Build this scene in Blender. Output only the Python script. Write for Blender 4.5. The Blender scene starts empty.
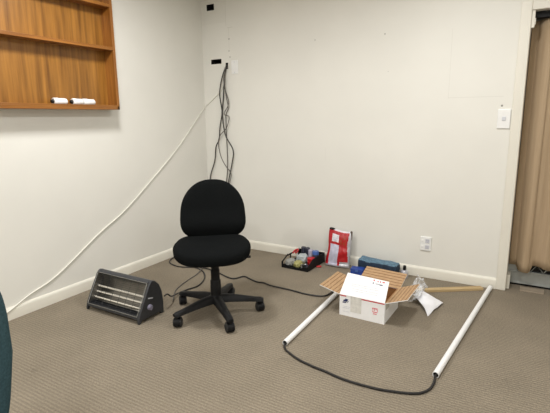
import bpy, bmesh, math, random
from mathutils import Vector, Matrix, noise
from math import sin, cos, pi, radians
random.seed(7)
scn = bpy.context.scene
COL = scn.collection

# ------------------------------------------------------------------ materials
def _m(name):
    m = bpy.data.materials.new(name); m.use_nodes = True
    nt = m.node_tree; b = nt.nodes['Principled BSDF']
    return m, nt, b
def N(nt, t, **kw):
    n = nt.nodes.new(t)
    for k, v in kw.items(): setattr(n, k, v)
    return n
def L(nt, a, b): nt.links.new(a, b)
def objco(nt):
    return N(nt, 'ShaderNodeTexCoord').outputs['Object']
def ramp(nt, fac, stops):
    r = N(nt, 'ShaderNodeValToRGB')
    el = r.color_ramp.elements
    el[0].position = stops[0][0]; el[0].color = (*stops[0][1], 1)
    el[1].position = stops[-1][0]; el[1].color = (*stops[-1][1], 1)
    for p, c in stops[1:-1]:
        e = el.new(p); e.color = (*c, 1)
    L(nt, fac, r.inputs['Fac']); return r.outputs['Color']
def noise_tex(nt, vec, scale, detail=3, rough=.55):
    n = N(nt, 'ShaderNodeTexNoise'); n.inputs['Scale'].default_value = scale
    n.inputs['Detail'].default_value = detail; n.inputs['Roughness'].default_value = rough
    if vec is not None: L(nt, vec, n.inputs['Vector'])
    return n.outputs['Fac']
def bump(nt, b, h, strength, dist=.002):
    n = N(nt, 'ShaderNodeBump'); n.inputs['Strength'].default_value = strength; n.inputs['Distance'].default_value = dist
    L(nt, h, n.inputs['Height']); L(nt, n.outputs['Normal'], b.inputs['Normal'])
def mat(name, c, rough=.5, metal=0, var=.06, scale=40, bmp=0, spec=.5, bd=.002):
    m, nt, b = _m(name)
    v = objco(nt); f = noise_tex(nt, v, scale)
    lo = tuple(max(0, x*(1-var)) for x in c); hi = tuple(min(1, x*(1+var)) for x in c)
    L(nt, ramp(nt, f, [(.3, lo), (.7, hi)]), b.inputs['Base Color'])
    b.inputs['Roughness'].default_value = rough; b.inputs['Metallic'].default_value = metal
    b.inputs['Specular IOR Level'].default_value = spec
    if bmp: bump(nt, b, noise_tex(nt, v, scale*3, 4), bmp, bd)
    return m
def mat_stretch(name, c1, c2, sc, rough=.45, scale=1.0, axis_warp=.0):
    m, nt, b = _m(name)
    mp = N(nt, 'ShaderNodeMapping'); mp.inputs['Scale'].default_value = sc
    L(nt, objco(nt), mp.inputs['Vector'])
    f = noise_tex(nt, mp.outputs['Vector'], scale, 6, .6)
    L(nt, ramp(nt, f, [(.28, c1), (.5, tuple((a+b_)/2 for a, b_ in zip(c1, c2))), (.72, c2)]), b.inputs['Base Color'])
    b.inputs['Roughness'].default_value = rough
    return m
def sp(*c):   # sRGB 0-255 -> linear
    return tuple((x/255/12.92 if x/255 < .04045 else ((x/255+.055)/1.055)**2.4) for x in c)

def wall_mat(name, c, marks=(), ghosts=()):
    """painted plaster; marks = small dark fixing holes (x,z,r), ghosts = outlines left by things taken down"""
    m, nt, b = _m(name)
    v = objco(nt)
    f = noise_tex(nt, v, 1.7, 4)
    col = ramp(nt, f, [(.3, tuple(x*.97 for x in c)), (.7, tuple(min(1, x*1.02) for x in c))])
    sep = N(nt, 'ShaderNodeSeparateXYZ'); L(nt, v, sep.inputs[0])
    def mth(op, a, bb=None):
        n = N(nt, 'ShaderNodeMath', operation=op)
        for i, q in enumerate((a, bb)):
            if q is None: continue
            if isinstance(q, (int, float)): n.inputs[i].default_value = q
            else: L(nt, q, n.inputs[i])
        return n.outputs[0]
    def mixin(col, fac, cc):
        n = N(nt, 'ShaderNodeMix', data_type='RGBA'); L(nt, fac, n.inputs['Factor'])
        L(nt, col, n.inputs['A']); n.inputs['B'].default_value = (*cc, 1); return n.outputs['Result']
    for (x, z, r, s) in marks:
        dx = mth('SUBTRACT', sep.outputs['X'], x); dz = mth('SUBTRACT', sep.outputs['Z'], z)
        d = mth('SQRT', mth('ADD', mth('MULTIPLY', dx, dx), mth('MULTIPLY', dz, dz)))
        fac = mth('MULTIPLY', mth('LESS_THAN', d, r), s)
        col = mixin(col, fac, (.09, .08, .07))
    for (x0, x1, z0, z1, s) in ghosts:
        def band(q, a, bb):
            return mth('MULTIPLY', mth('GREATER_THAN', q, a), mth('LESS_THAN', q, bb))
        fac = mth('MULTIPLY', mth('MULTIPLY', band(sep.outputs['X'], x0, x1), band(sep.outputs['Z'], z0, z1)), s)
        col = mixin(col, fac, (.42, .39, .33))
    L(nt, col, b.inputs['Base Color'])
    b.inputs['Roughness'].default_value = .55; b.inputs['Specular IOR Level'].default_value = .3
    bump(nt, b, noise_tex(nt, v, 120, 3), .12, .001)
    return m

def carpet_mat():
    m, nt, b = _m('carpet')
    v = objco(nt)
    sep = N(nt, 'ShaderNodeSeparateXYZ'); L(nt, v, sep.inputs[0])
    w = N(nt, 'ShaderNodeTexWave', wave_type='BANDS', bands_direction='Y', wave_profile='SIN')
    w.inputs['Scale'].default_value = 2*pi/(20*.0185); w.inputs['Distortion'].default_value = .35
    w.inputs['Detail'].default_value = 2; w.inputs['Detail Scale'].default_value = 12
    L(nt, v, w.inputs['Vector'])
    c1, c2 = CARPET
    base = ramp(nt, w.outputs['Fac'], [(.1, c1), (.9, c2)])
    def mul(a, fac, lo, hi):
        g = ramp(nt, fac, [(.3, (lo,)*3), (.7, (hi,)*3)])
        n = N(nt, 'ShaderNodeMix', data_type='RGBA', blend_type='MULTIPLY'); n.inputs['Factor'].default_value = 1
        L(nt, a, n.inputs['A']); L(nt, g, n.inputs['B']); return n.outputs['Result']
    base = mul(base, noise_tex(nt, v, 130, 3, .7), .70, 1.26)
    base = mul(base, noise_tex(nt, v, 3.2, 3), .93, 1.07)
    # a few worn stains
    st = N(nt, 'ShaderNodeTexNoise'); st.inputs['Scale'].default_value = 6.5; st.inputs['Detail'].default_value = 2
    L(nt, v, st.inputs['Vector'])
    base = mul(base, ramp(nt, st.outputs['Fac'], [(.24, (0, 0, 0)), (.30, (1, 1, 1))]), .90, 1.0)
    L(nt, base, b.inputs['Base Color'])
    b.inputs['Roughness'].default_value = .95; b.inputs['Specular IOR Level'].default_value = .08
    ad = N(nt, 'ShaderNodeMath', operation='ADD'); L(nt, w.outputs['Fac'], ad.inputs[0]); L(nt, noise_tex(nt, v, 220, 3), ad.inputs[1])
    bump(nt, b, ad.outputs[0], .5, .003)
    return m

CARPET = (sp(130, 120, 105), sp(142, 132, 116))
WALLC = (.805, .790, .733)
M = {}
M['carpet'] = carpet_mat()
M['wall_left'] = wall_mat('cream_paint_left', WALLC)
M['wall_back'] = wall_mat('cream_paint_back', WALLC,
    marks=[(2.644, 1.342, .007, .8), (.317, 2.0, .007, .6), (.313, 1.894, .006, .6), (.323, 1.839, .006, .6), (1.793, 1.9, .006, .5), (1.2, 1.91, .006, .4), (1.83, 1.62, .004, .3)],
    ghosts=[(2.285, 2.65, 1.404, 1.409, .16), (2.283, 2.288, 1.40, 1.89, .12), (.314, .318, 1.90, 2.10, .28), (.30, .36, 2.098, 2.103, .3), (.284, .289, 2.12, 2.44, .22), (0, .284, 2.15, 2.44, .06), (1.30, 1.31, .9, 1.02, .05)])
M['wall'] = wall_mat('cream_paint', WALLC)
M['ceiling'] = mat('ceiling_white', (.80, .79, .75), .8, bmp=.1)
M['trim'] = mat('trim_gloss', sp(230, 226, 214), .35, var=.02, scale=6)
M['dark_hole'] = mat('dark_cavity', (.012, .011, .010), .9)  # near-black colour stands in for the shade inside holes and pipes
M['patch'] = mat('bare_patch', (.70, .665, .565), .7, var=.05, scale=8)
M['plastic_white'] = mat('white_plastic', sp(240, 240, 238), .35, var=.02)
M['plastic_grey'] = mat('pale_grey_plastic', sp(205, 206, 212), .4, var=.03)
M['black_plastic'] = mat('black_plastic', (.0085, .0085, .009), .5, var=.15, spec=.2)
M['black_rubber'] = mat('black_rubber', (.013, .013, .013), .7)
M['cable_black'] = mat('cable_black', (.022, .020, .019), .5)
M['cable_grey'] = mat('cable_grey', (.11, .10, .09), .5)
M['cable_white'] = mat('cable_white', sp(238, 236, 226), .45, var=.02)
M['braid'] = mat('cable_braid', (.016, .014, .013), .75, var=.3, scale=300, bmp=.5)
M['fabric_black'] = mat('black_fabric', (.0072, .0080, .0082), .9, var=.35, scale=260, bmp=.5, spec=.03)
M['fabric_teal'] = mat('teal_fabric', sp(56, 78, 84), .95, var=.22, scale=160, bmp=.5, spec=.1)
M['charcoal'] = mat('charcoal_metal', (.035, .037, .042), .45, var=.1, spec=.5)
M['chrome'] = mat('bright_metal', (.75, .75, .73), .22, 1, var=.04)
M['reflector'] = mat('reflector_metal', (.33, .315, .285), .40, 1, var=.08, scale=12)
M['guard'] = mat('guard_wire', (.36, .36, .35), .35, 1)
M['quartz'] = mat('quartz_tube', sp(232, 226, 212), .25, var=.03)
M['knob'] = mat('lilac_grey_knob', sp(132, 128, 146), .4)
M['aluminium'] = mat('aluminium', sp(176, 179, 176), .45, .3, var=.05, scale=30)
M['glass_dark'] = mat('night_glass', (.008, .010, .011), .12)
M['curtain'] = mat_stretch('curtain_cloth', sp(166, 143, 114), sp(184, 161, 132), (30, 30, 1.2), .9, 1.5)
M['strip'] = mat('dull_strip', sp(156, 142, 124), .6)
M['pvc'] = mat('pvc_white', sp(240, 240, 240), .35, var=.02)
M['pine'] = mat_stretch('pine_timber', sp(168, 140, 96), sp(205, 180, 136), (2.5, 40, 40), .6)
M['wood_back'] = mat_stretch('wood_panel', sp(98, 60, 16), sp(168, 116, 48), (4, 16, .9), .36, 1.6)
M['wood_h'] = mat_stretch('wood_shelf', sp(112, 66, 22), sp(166, 110, 48), (24, 1.2, 24), .34, 1.6)
M['wood_v'] = mat_stretch('wood_side', sp(112, 66, 22), sp(168, 112, 50), (24, 24, 1.2), .34, 1.6)
M['card_white'] = mat('white_cardboard', sp(249, 249, 250), .5, var=.02)
M['paper'] = mat('white_paper', sp(240, 240, 244), .6, var=.01)
M['red_ink'] = mat('red_ink', sp(205, 40, 60), .5)
M['pink_ink'] = mat('pink_ink', sp(226, 120, 130), .5)
M['blue_ink'] = mat('blue_ink', sp(28, 44, 96), .5)
M['grey_ink'] = mat('grey_ink', sp(196, 198, 208), .6)
M['tape'] = mat('parcel_tape', sp(226, 224, 218), .2, var=.10, scale=45)
M['red'] = mat('red_plastic', sp(190, 28, 34), .35)
M['bag_red'] = mat('bag_red', sp(176, 24, 32), .3, var=.1, scale=25)
M['bag_lilac'] = mat('bag_lilac', sp(194, 193, 211), .35, var=.05, scale=25)
M['bag_white'] = mat('bag_white', sp(222, 218, 224), .35, var=.03)
M['bag_silver'] = mat('bag_silver', sp(196, 194, 200), .28, .35, var=.1, scale=30)
M['bag_gold'] = mat('bag_gold', sp(150, 66, 34), .35)
M['navy'] = mat('navy_plastic', sp(30, 64, 146), .45, var=.12)
M['denim'] = mat('blue_grey_fabric', sp(92, 122, 142), .8, var=.35, scale=45, bmp=.6)  # lit tone of the roll's cloth, for its top
M['denim_dark'] = mat('dark_blue_fabric', sp(28, 46, 66), .8, var=.3, scale=45, bmp=.4)  # the same cloth painted as in shade, for sides and seam
M['grey_cloth'] = mat('grey_cloth', sp(150, 150, 146), .6, var=.12, bmp=.4)
M['clear_bag'] = mat('cloudy_plastic', sp(178, 184, 186), .3, var=.1, bmp=.5)
M['olive'] = mat('olive_plastic', sp(168, 163, 104), .35, var=.2)
M['slate'] = mat('slate_plastic', sp(52, 54, 70), .45)
M['sky_blue'] = mat('blue_plastic', sp(70, 104, 170), .4)
M['lilac'] = mat('lilac_plastic', sp(176, 172, 190), .4)
M['steel'] = mat('steel', (.55, .56, .58), .28, 1)
M['bronze'] = mat('brown_plastic', sp(96, 84, 74), .4)

def kraft_mat():
    m, nt, b = _m('kraft_striped')
    v = objco(nt)
    sep = N(nt, 'ShaderNodeSeparateXYZ'); L(nt, v, sep.inputs[0])
    w = N(nt, 'ShaderNodeTexWave', wave_type='BANDS', bands_direction='Y', wave_profile='SIN')
    w.inputs['Scale'].default_value = 2*pi/(20*.026); w.inputs['Distortion'].default_value = .0
    L(nt, v, w.inputs['Vector'])
    mp = N(nt, 'ShaderNodeMapping'); mp.inputs['Scale'].default_value = (28, 76, 1); L(nt, v, mp.inputs['Vector'])
    f = noise_tex(nt, mp.outputs['Vector'], 1.0, 2)
    base = ramp(nt, f, [(.3, sp(170, 138, 104)), (.7, sp(190, 158, 122))])
    line = ramp(nt, w.outputs['Fac'], [(.05, (1, 1, 1)), (.24, (0, 0, 0))])
    brk = ramp(nt, f, [(.36, (0, 0, 0)), (.46, (1, 1, 1))])
    mm = N(nt, 'ShaderNodeMath', operation='MULTIPLY'); L(nt, line, mm.inputs[0]); L(nt, brk, mm.inputs[1])
    m2 = N(nt, 'ShaderNodeMath', operation='MULTIPLY'); L(nt, mm.outputs[0], m2.inputs[0]); m2.inputs[1].default_value = .8
    n = N(nt, 'ShaderNodeMix', data_type='RGBA'); L(nt, m2.outputs[0], n.inputs['Factor']); L(nt, base, n.inputs['A'])
    n.inputs['B'].default_value = (*sp(112, 78, 50), 1)
    L(nt, n.outputs['Result'], b.inputs['Base Color']); b.inputs['Roughness'].default_value = .8
    b.inputs['Specular IOR Level'].default_value = .2
    return m
M['kraft'] = kraft_mat()
M['kraft_plain'] = mat('kraft_plain', sp(166, 122, 80), .85, var=.08, spec=.2)

def film_mat():
    m, nt, b = _m('clear_film')
    b.inputs['Base Color'].default_value = (.9, .91, .93, 1); b.inputs['Roughness'].default_value = .18
    f = noise_tex(nt, objco(nt), 40, 4)
    r = ramp(nt, f, [(.4, (.10,)*3), (.7, (.62,)*3)])
    L(nt, r, b.inputs['Alpha'])
    bump(nt, b, noise_tex(nt, objco(nt), 60, 4), .6, .004)
    return m
M['film'] = film_mat()
def emit_mat(name, c, s):
    m, nt, b = _m(name)
    b.inputs['Base Color'].default_value = (.8, .8, .8, 1)
    b.inputs['Emission Color'].default_value = (*c, 1); b.inputs['Emission Strength'].default_value = s
    return m

# ------------------------------------------------------------------ mesh helpers
def obj(name, bm, mats, parent=None, loc=(0, 0, 0), rot=(0, 0, 0), smooth=None, bevel=0, bseg=2, sub=0):
    bmesh.ops.recalc_face_normals(bm, faces=bm.faces[:])
    me = bpy.data.meshes.new(name); bm.to_mesh(me); bm.free()
    if not isinstance(mats, (list, tuple)): mats = [mats]
    for m in mats: me.materials.append(M[m] if isinstance(m, str) else m)
    o = bpy.data.objects.new(name, me); COL.objects.link(o)
    o.location = loc; o.rotation_euler = rot
    if parent: o.parent = parent
    if bevel:
        md = o.modifiers.new('bevel', 'BEVEL'); md.width = bevel; md.segments = bseg; md.limit_method = 'ANGLE'; md.angle_limit = radians(40)
    if sub:
        md = o.modifiers.new('sub', 'SUBSURF'); md.levels = sub; md.render_levels = sub
    if smooth is not None:
        for p in me.polygons: p.use_smooth = True
        if smooth < 180:
            me.set_sharp_from_angle(angle=radians(smooth))
    return o
def empty(name, loc=(0, 0, 0), rz=0):
    o = bpy.data.objects.new(name, None); COL.objects.link(o)
    o.location = loc; o.rotation_euler = (0, 0, rz); o.empty_display_size = .05
    return o
def tag(o, label, cat, group=None, kind=None):
    o['label'] = label; o['category'] = cat
    if group: o['group'] = group
    if kind: o['kind'] = kind
    return o
def struct(o): o['kind'] = 'structure'; return o

def box(bm, c, s, R=None, mi=0):
    v = bmesh.ops.create_cube(bm, size=1)['verts']
    mt = Matrix.LocRotScale(Vector(c), R, Vector(s))
    bmesh.ops.transform(bm, matrix=mt, verts=v)
    fs = set(f for q in v for f in q.link_faces)
    for f in fs: f.material_index = mi
    return v
def box2(bm, a, b, mi=0):
    a = Vector(a); b = Vector(b)
    return box(bm, (a+b)/2, b-a, None, mi)
def BM(): return bmesh.new()
def one_box(a, b):
    bm = BM(); box2(bm, a, b); return bm
def ring(bm, pts): return [bm.verts.new(p) for p in pts]
def bridge(bm, A, B, mi=0, closed=True):
    n = len(A); out = []
    for i in range(n if closed else n-1):
        j = (i+1) % n
        try:
            f = bm.faces.new((A[i], A[j], B[j], B[i])); f.material_index = mi; out.append(f)
        except ValueError: pass
    return out
def cyl(bm, p0, p1, r0, r1=None, n=20, caps=True, mi=0):
    p0 = Vector(p0); p1 = Vector(p1); r1 = r0 if r1 is None else r1
    d = (p1-p0).normalized(); u = d.orthogonal().normalized(); w = d.cross(u)
    A = ring(bm, [p0+(u*cos(2*pi*i/n)+w*sin(2*pi*i/n))*r0 for i in range(n)])
    B = ring(bm, [p1+(u*cos(2*pi*i/n)+w*sin(2*pi*i/n))*r1 for i in range(n)])
    bridge(bm, A, B, mi)
    if caps:
        for q in (A[::-1], B):
            f = bm.faces.new(q); f.material_index = mi
def lathe(bm, prof, n=24, M4=None, mi=0):
    """prof: (r,z) list, spun about local z"""
    M4 = M4 or Matrix.Identity(4); prev = None
    for r, z in prof:
        R = ring(bm, [M4 @ Vector((max(r, 1e-5)*cos(2*pi*i/n), max(r, 1e-5)*sin(2*pi*i/n), z)) for i in range(n)])
        if prev: bridge(bm, prev, R, mi)
        prev = R
    bmesh.ops.remove_doubles(bm, verts=bm.verts[:], dist=2e-5)
def spline(pts, k=8):
    P = [Vector(p) for p in pts]; P = [P[0]*2-P[1]]+P+[P[-1]*2-P[-2]]; out = []
    for i in range(1, len(P)-2):
        a, b, c, d = P[i-1:i+3]
        for s in range(k):
            t = s/k
            out.append(.5*((2*b)+(c-a)*t+(2*a-5*b+4*c-d)*t*t+(3*b-a-3*c+d)*t**3))
    out.append(P[-2]); return out
def tube(bm, pts, r, n=8, k=8, mi=0, rf=None):
    S = spline(pts, k) if k > 1 else [Vector(p) for p in pts]
    prev = None; u = None
    for i, p in enumerate(S):
        d = (S[min(i+1, len(S)-1)]-S[max(i-1, 0)])
        d = d.normalized() if d.length > 1e-9 else Vector((0, 0, 1))
        u = d.orthogonal().normalized() if u is None else (u-d*u.dot(d)).normalized()
        w = d.cross(u); rr = r*(rf(i/(len(S)-1)) if rf else 1)
        R = ring(bm, [p+(u*cos(2*pi*j/n)+w*sin(2*pi*j/n))*rr for j in range(n)])
        if prev: bridge(bm, prev, R, mi)
        else: bm.faces.new(R[::-1]).material_index = mi
        prev = R
    bm.faces.new(prev).material_index = mi
def pillow(bm, outline, t, p=3.0, rings=8, fn=None, cz=0):
    """closed cushion: outline = list of (x,y) around the origin, t = thickness"""
    n = len(outline); c = Vector((sum(q[0] for q in outline)/n, sum(q[1] for q in outline)/n))
    def pt(x, y, z):
        v = Vector((x, y, z)); return fn(v) if fn else v
    for s in (1, -1):
        prev = None
        for k in range(rings+1):
            r = sin(pi/2*k/rings); z = cz+s*t/2*(max(0, 1-r**p))**(1/p)
            if k == 0: top = bm.verts.new(pt(c.x, c.y, z)); continue
            R = ring(bm, [pt(c.x+(x-c.x)*r, c.y+(y-c.y)*r, z) for x, y in outline])
            if prev is None:
                for i in range(n): bm.faces.new((top, R[i], R[(i+1) % n]))
            else: bridge(bm, prev, R)
            prev = R
    bmesh.ops.remove_doubles(bm, verts=bm.verts[:], dist=1e-5)
def superell(a, b, e, n=56, taper=0.0):
    out = []
    for i in range(n):
        t = 2*pi*i/n; x = math.copysign(abs(cos(t))**(2/e), cos(t))*a; y = math.copysign(abs(sin(t))**(2/e), sin(t))*b
        out.append((x*(1+taper*y/b), y))
    return out
def bez_ring(pts): return pts
def prism(bm, prof, x0, x1, mi=0):
    """prof in (y,z) extruded along x"""
    A = ring(bm, [(x0, y, z) for y, z in prof]); B = ring(bm, [(x1, y, z) for y, z in prof])
    bridge(bm, A, B, mi)
    bm.faces.new(A[::-1]).material_index = mi; bm.faces.new(B).material_index = mi
def sheet(bm, nx, ny, fn, th=.0, mi=0):
    V = [[bm.verts.new(fn(i/nx, j/ny)) for i in range(nx+1)] for j in range(ny+1)]
    F = [bm.faces.new((V[j][i], V[j][i+1], V[j+1][i+1], V[j+1][i])) for j in range(ny) for i in range(nx)]
    for f in F: f.material_index = mi
    return V, F
def solidify(o, th, off=0):
    md = o.modifiers.new('solid', 'SOLIDIFY'); md.thickness = th; md.offset = off; return o

# ------------------------------------------------------------------ room shell
RX, RY, RZ = 4.6, -5.2, 2.44
WT = .2
def floor():
    bm = BM(); box2(bm, (-.2, RY-.2, -.08), (RX+.2, .42, 0)); return struct(obj('floor', bm, 'carpet'))
floor()
struct(obj('ceiling', one_box((-.2, RY-.2, RZ), (RX+.2, .42, RZ+.1)), 'ceiling'))
struct(obj('wall_left', one_box((-WT, RY-.2, 0), (0, .0, RZ)), 'wall_left'))
struct(obj('wall_right', one_box((RX, RY, 0), (RX+.2, .0, RZ)), 'wall'))
struct(obj('wall_front', one_box((-WT, RY-.2, 0), (RX+.2, RY, RZ)), 'wall'))
DX0, DX1, DZ = 2.775, 3.74, 1.95
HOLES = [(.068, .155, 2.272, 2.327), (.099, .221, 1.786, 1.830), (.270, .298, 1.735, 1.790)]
def wall_back():
    bm = BM()
    xs = sorted({-WT, RX+.2, DX0, DX1, *[h[0] for h in HOLES], *[h[1] for h in HOLES]})
    zs = sorted({0, RZ, DZ, *[h[2] for h in HOLES], *[h[3] for h in HOLES]})
    def hole(xm, zm):
        if DX0 < xm < DX1 and zm < DZ: return 2
        return 1 if any(a < xm < b and c < zm < d for a, b, c, d in HOLES) else 0
    kinds = {}
    for i in range(len(xs)-1):
        for j in range(len(zs)-1):
            kinds[i, j] = hole((xs[i]+xs[i+1])/2, (zs[j]+zs[j+1])/2)
    cache = {}
    def V(x, y, z):
        k = (round(x, 4), round(y, 4), round(z, 4))
        if k not in cache: cache[k] = bm.verts.new(k)
        return cache[k]
    def quad(a, b, c, d, mi=0): bm.faces.new((V(*a), V(*b), V(*c), V(*d))).material_index = mi
    for (i, j), k in kinds.items():
        x0, x1, z0, z1 = xs[i], xs[i+1], zs[j], zs[j+1]
        if k == 0: quad((x0, 0, z0), (x1, 0, z0), (x1, 0, z1), (x0, 0, z1))
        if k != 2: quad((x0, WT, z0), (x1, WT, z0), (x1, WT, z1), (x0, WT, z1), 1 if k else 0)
        for (di, dj, e) in ((1, 0, ((x1, z0), (x1, z1))), (0, 1, ((x0, z1), (x1, z1)))):
            k2 = kinds.get((i+di, j+dj), -1)
            if k2 == -1 or k2 == k: continue
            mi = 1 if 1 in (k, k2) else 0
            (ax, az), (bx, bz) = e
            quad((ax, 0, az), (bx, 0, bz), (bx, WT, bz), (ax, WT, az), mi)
    return struct(obj('wall_back', bm, ['wall_back', 'dark_hole']))
wall_back()
# skirting boards
BB = [(0, 0), (-.016, 0), (-.016, .062), (-.012, .074), (-.006, .080), (0, .083)]
def bb_back():
    bm = BM(); prism(bm, BB, 0.0, DX0-.066); return struct(obj('baseboard_back', bm, 'trim', smooth=35))
bb_back()
def bb_side(name, x, s, y0, y1):
    bm = BM()
    A = ring(bm, [(x-s*y, y0, z) for y, z in BB]); B = ring(bm, [(x-s*y, y1, z) for y, z in BB])
    bridge(bm, A, B); bm.faces.new(A); bm.faces.new(B[::-1])
    return struct(obj(name, bm, 'trim', smooth=35))
bb_side('baseboard_left', 0, 1, RY, -.016)
bb_side('baseboard_right', RX, -1, RY, 0)
# door casing
struct(obj('trim_1', one_box((DX0-.066, -.02, 0), (DX0, .0, DZ+.062)), 'trim', bevel=.005))
struct(obj('trim_2', one_box((DX0, -.02, DZ), (DX1, .0, DZ+.062)), 'trim', bevel=.005))
struct(obj('trim_3', one_box((DX1, -.02, 0), (DX1+.066, .0, DZ+.062)), 'trim', bevel=.005))
struct(obj('trim_4', one_box((DX0, .035, 0), (DX0+.022, .15, .105)), 'trim', bevel=.003))     # stub of skirting in the reveal

# glazed door behind the curtain
def door():
    d = struct(empty('door_1', (DX0, WT-.03, 0)))
    w = DX1-DX0
    bm = BM(); box2(bm, (0, 0, .012), (w, .035, .112)); box2(bm, (0, -.008, .100), (w, 0, .112)); box2(bm, (0, -.008, .012), (w, 0, .022))
    obj('bottom_rail', bm, 'aluminium', d, bevel=.002)
    obj('top_rail', one_box((0, 0, DZ-.07), (w, .035, DZ)), 'aluminium', d, bevel=.002)
    for x in (0, w-.06):
        obj('stile', one_box((x, 0, .112), (x+.06, .035, DZ-.07)), 'aluminium', d, bevel=.002)
    obj('glass_pane', one_box((.06, .02, .112), (w-.06, .026, DZ-.07)), 'glass_dark', d)
    obj('sill', one_box((0, -.01, 0), (w, .06, .012)), 'black_plastic', d)
    bm = BM()
    x0, x1, z0, z1 = .06, w-.06, .112, DZ-.07
    st = .085
    for s in (1, -1):
        c = x0-z1*1.4
        while c < x1+z1*1.4:
            # line x = c + s*(z-z0)*.75
            pts = []
            for z in (z0, z1):
                pts.append((c+s*(z-z0)*.75, z))
            (xa, za), (xb, zb) = pts
            t0, t1 = 0, 1
            dx = xb-xa
            ta, tb = (x0-xa)/dx, (x1-xa)/dx
            if ta > tb: ta, tb = tb, ta
            t0, t1 = max(t0, ta), min(t1, tb)
            if t1 > t0+.002:
                p = Vector((xa+dx*t0, .008, za+(zb-za)*t0)); q = Vector((xa+dx*t1, .008, za+(zb-za)*t1))
                cyl(bm, p, q, .0035, n=6)
            c += st
    obj('security_grille', bm, 'aluminium', d, smooth=40)
door()

# ------------------------------------------------------------------ curtain and the dark strip above it
def curtain():
    x0, x1, zt = DX0+.004, DX1-.02, 1.905
    bm = BM()
    def fn(u, v):
        x = x0+(x1-x0)*u
        ph = (u-.14)*9.5*pi+.6*sin(u*7)
        g = max(0, 1-((u-.095)/.050)**2) if abs(u-.095) < .050 else 0
        if u > .14: y = .078+(.006+.007*v)*sin(ph)+.004*sin(ph*2.3+v*2)
        else: y = .140-.062*max(0, (u-.045)/.095)-.045*g*(.5+.5*v)
        y = y+.003*sin(u*60+v*3)
        if u < .05: hem = .166
        elif u < .145: hem = .166-.030*min(1, max(0, (u-.05)/.02))
        else: hem = .136+.054*min(1, (u-.145)/.018)-.020*min(1, max(0, (u-.17)/.12))
        y = max(.022, y)
        ph = u*40
        z = zt+(hem-zt)*v
        return (x, y, z)
    sheet(bm, 240, 30, fn)
    c = empty('curtain', ((x0+x1)/2, .085, .14))
    o = obj('cloth', bm, 'curtain', c, loc=-Vector(c.location), smooth=180); solidify(o, .003)
    bm = BM()
    sheet(bm, 240, 2, lambda u, v: (fn(u, 0)[0], fn(u, 0)[1]+.0035, zt-.05*v))
    o = obj('header_tape', bm, 'curtain', c, loc=-Vector(c.location), smooth=180); solidify(o, .002)
    tag(c, 'beige pleated curtain hanging in the doorway at the right edge', 'curtain')
    t = empty('curtain_track', ((x0+x1)/2, .085, 1.912))
    obj('rail', one_box((DX0+.004-t.location.x, -.040, -.004), (DX1-.004-t.location.x, .016, DZ-.001-1.912)), 'black_plastic', t, bevel=.003)  # unseen track, deepened and blackened to paint the dark gap above the curtain
    tag(t, 'dark curtain track under the white door head', 'curtain track')
curtain()
b = empty('track_bracket', (DX0+.0, .0, 1.84))
obj('block', one_box((0, -.012, 0), (.020, .012, .108)), 'trim', b, bevel=.003)
obj('lip', one_box((.018, -.010, .02), (.025, .010, .060)), 'trim', b, bevel=.002)
tag(b, 'small white painted block on the door jamb near its head', 'bracket')
tag(obj('floor_strip', one_box((2.868, .03, 0), (3.022, .112, .010)), 'strip', bevel=.002), 'flat grey-beige strip on the carpet before the curtain', 'strip')

# ------------------------------------------------------------------ wall plates
def light_switch():
    r = empty('light_switch', (2.664, 0, 1.251))
    obj('plate', one_box((-.041, -.010, -.067), (.041, 0, .067)), 'plastic_white', r, bevel=.004)
    obj('rocker', one_box((-.012, -.015, -.012), (.012, -.010, .016)), 'plastic_grey', r, bevel=.002)
    tag(r, 'white single light switch beside the door casing', 'light switch')
light_switch()
def outlet():
    r = empty('power_outlet', (2.186, 0, .279))
    obj('plate', one_box((-.042, -.011, -.057), (.042, 0, .057)), 'plastic_white', r, bevel=.004)
    for z in (.024, -.024):
        s = obj('socket', one_box((-.002, -.014, z-.016), (.030, -.011, z+.016)), 'plastic_grey', r, bevel=.003)
        bm = BM()
        box(bm, (.008, -.0145, z+.004), (.003, .002, .009), Matrix.Rotation(.5, 3, 'Y').to_quaternion())
        box(bm, (.020, -.0145, z+.004), (.003, .002, .009), Matrix.Rotation(-.5, 3, 'Y').to_quaternion())
        box(bm, (.014, -.0145, z-.008), (.003, .002, .009))
        obj('pin_slots', bm, 'lilac', s)
        obj('rocker', one_box((-.030, -.015, z-.006), (-.016, -.011, z+.006)), 'plastic_white', r, bevel=.002)
    tag(r, 'white double power outlet low on the wall above the skirting', 'power outlet')
outlet()
def blank_plate():
    r = empty('blank_plate', (.377, 0, 1.744))
    obj('plate', one_box((-.037, -.008, -.062), (.037, 0, .062)), 'plastic_white', r, bevel=.004)
    for z in (.046, -.046):
        bm = BM(); cyl(bm, (0, -.007, z), (0, -.010, z), .004, n=10); obj('screw', bm, 'plastic_grey', r)
    obj('insert', one_box((-.024, -.011, -.022), (.024, -.008, .022)), 'plastic_white', r, bevel=.002)
    tag(r, 'white wall plate beside the hole the cables come out of', 'wall plate')
blank_plate()

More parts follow.
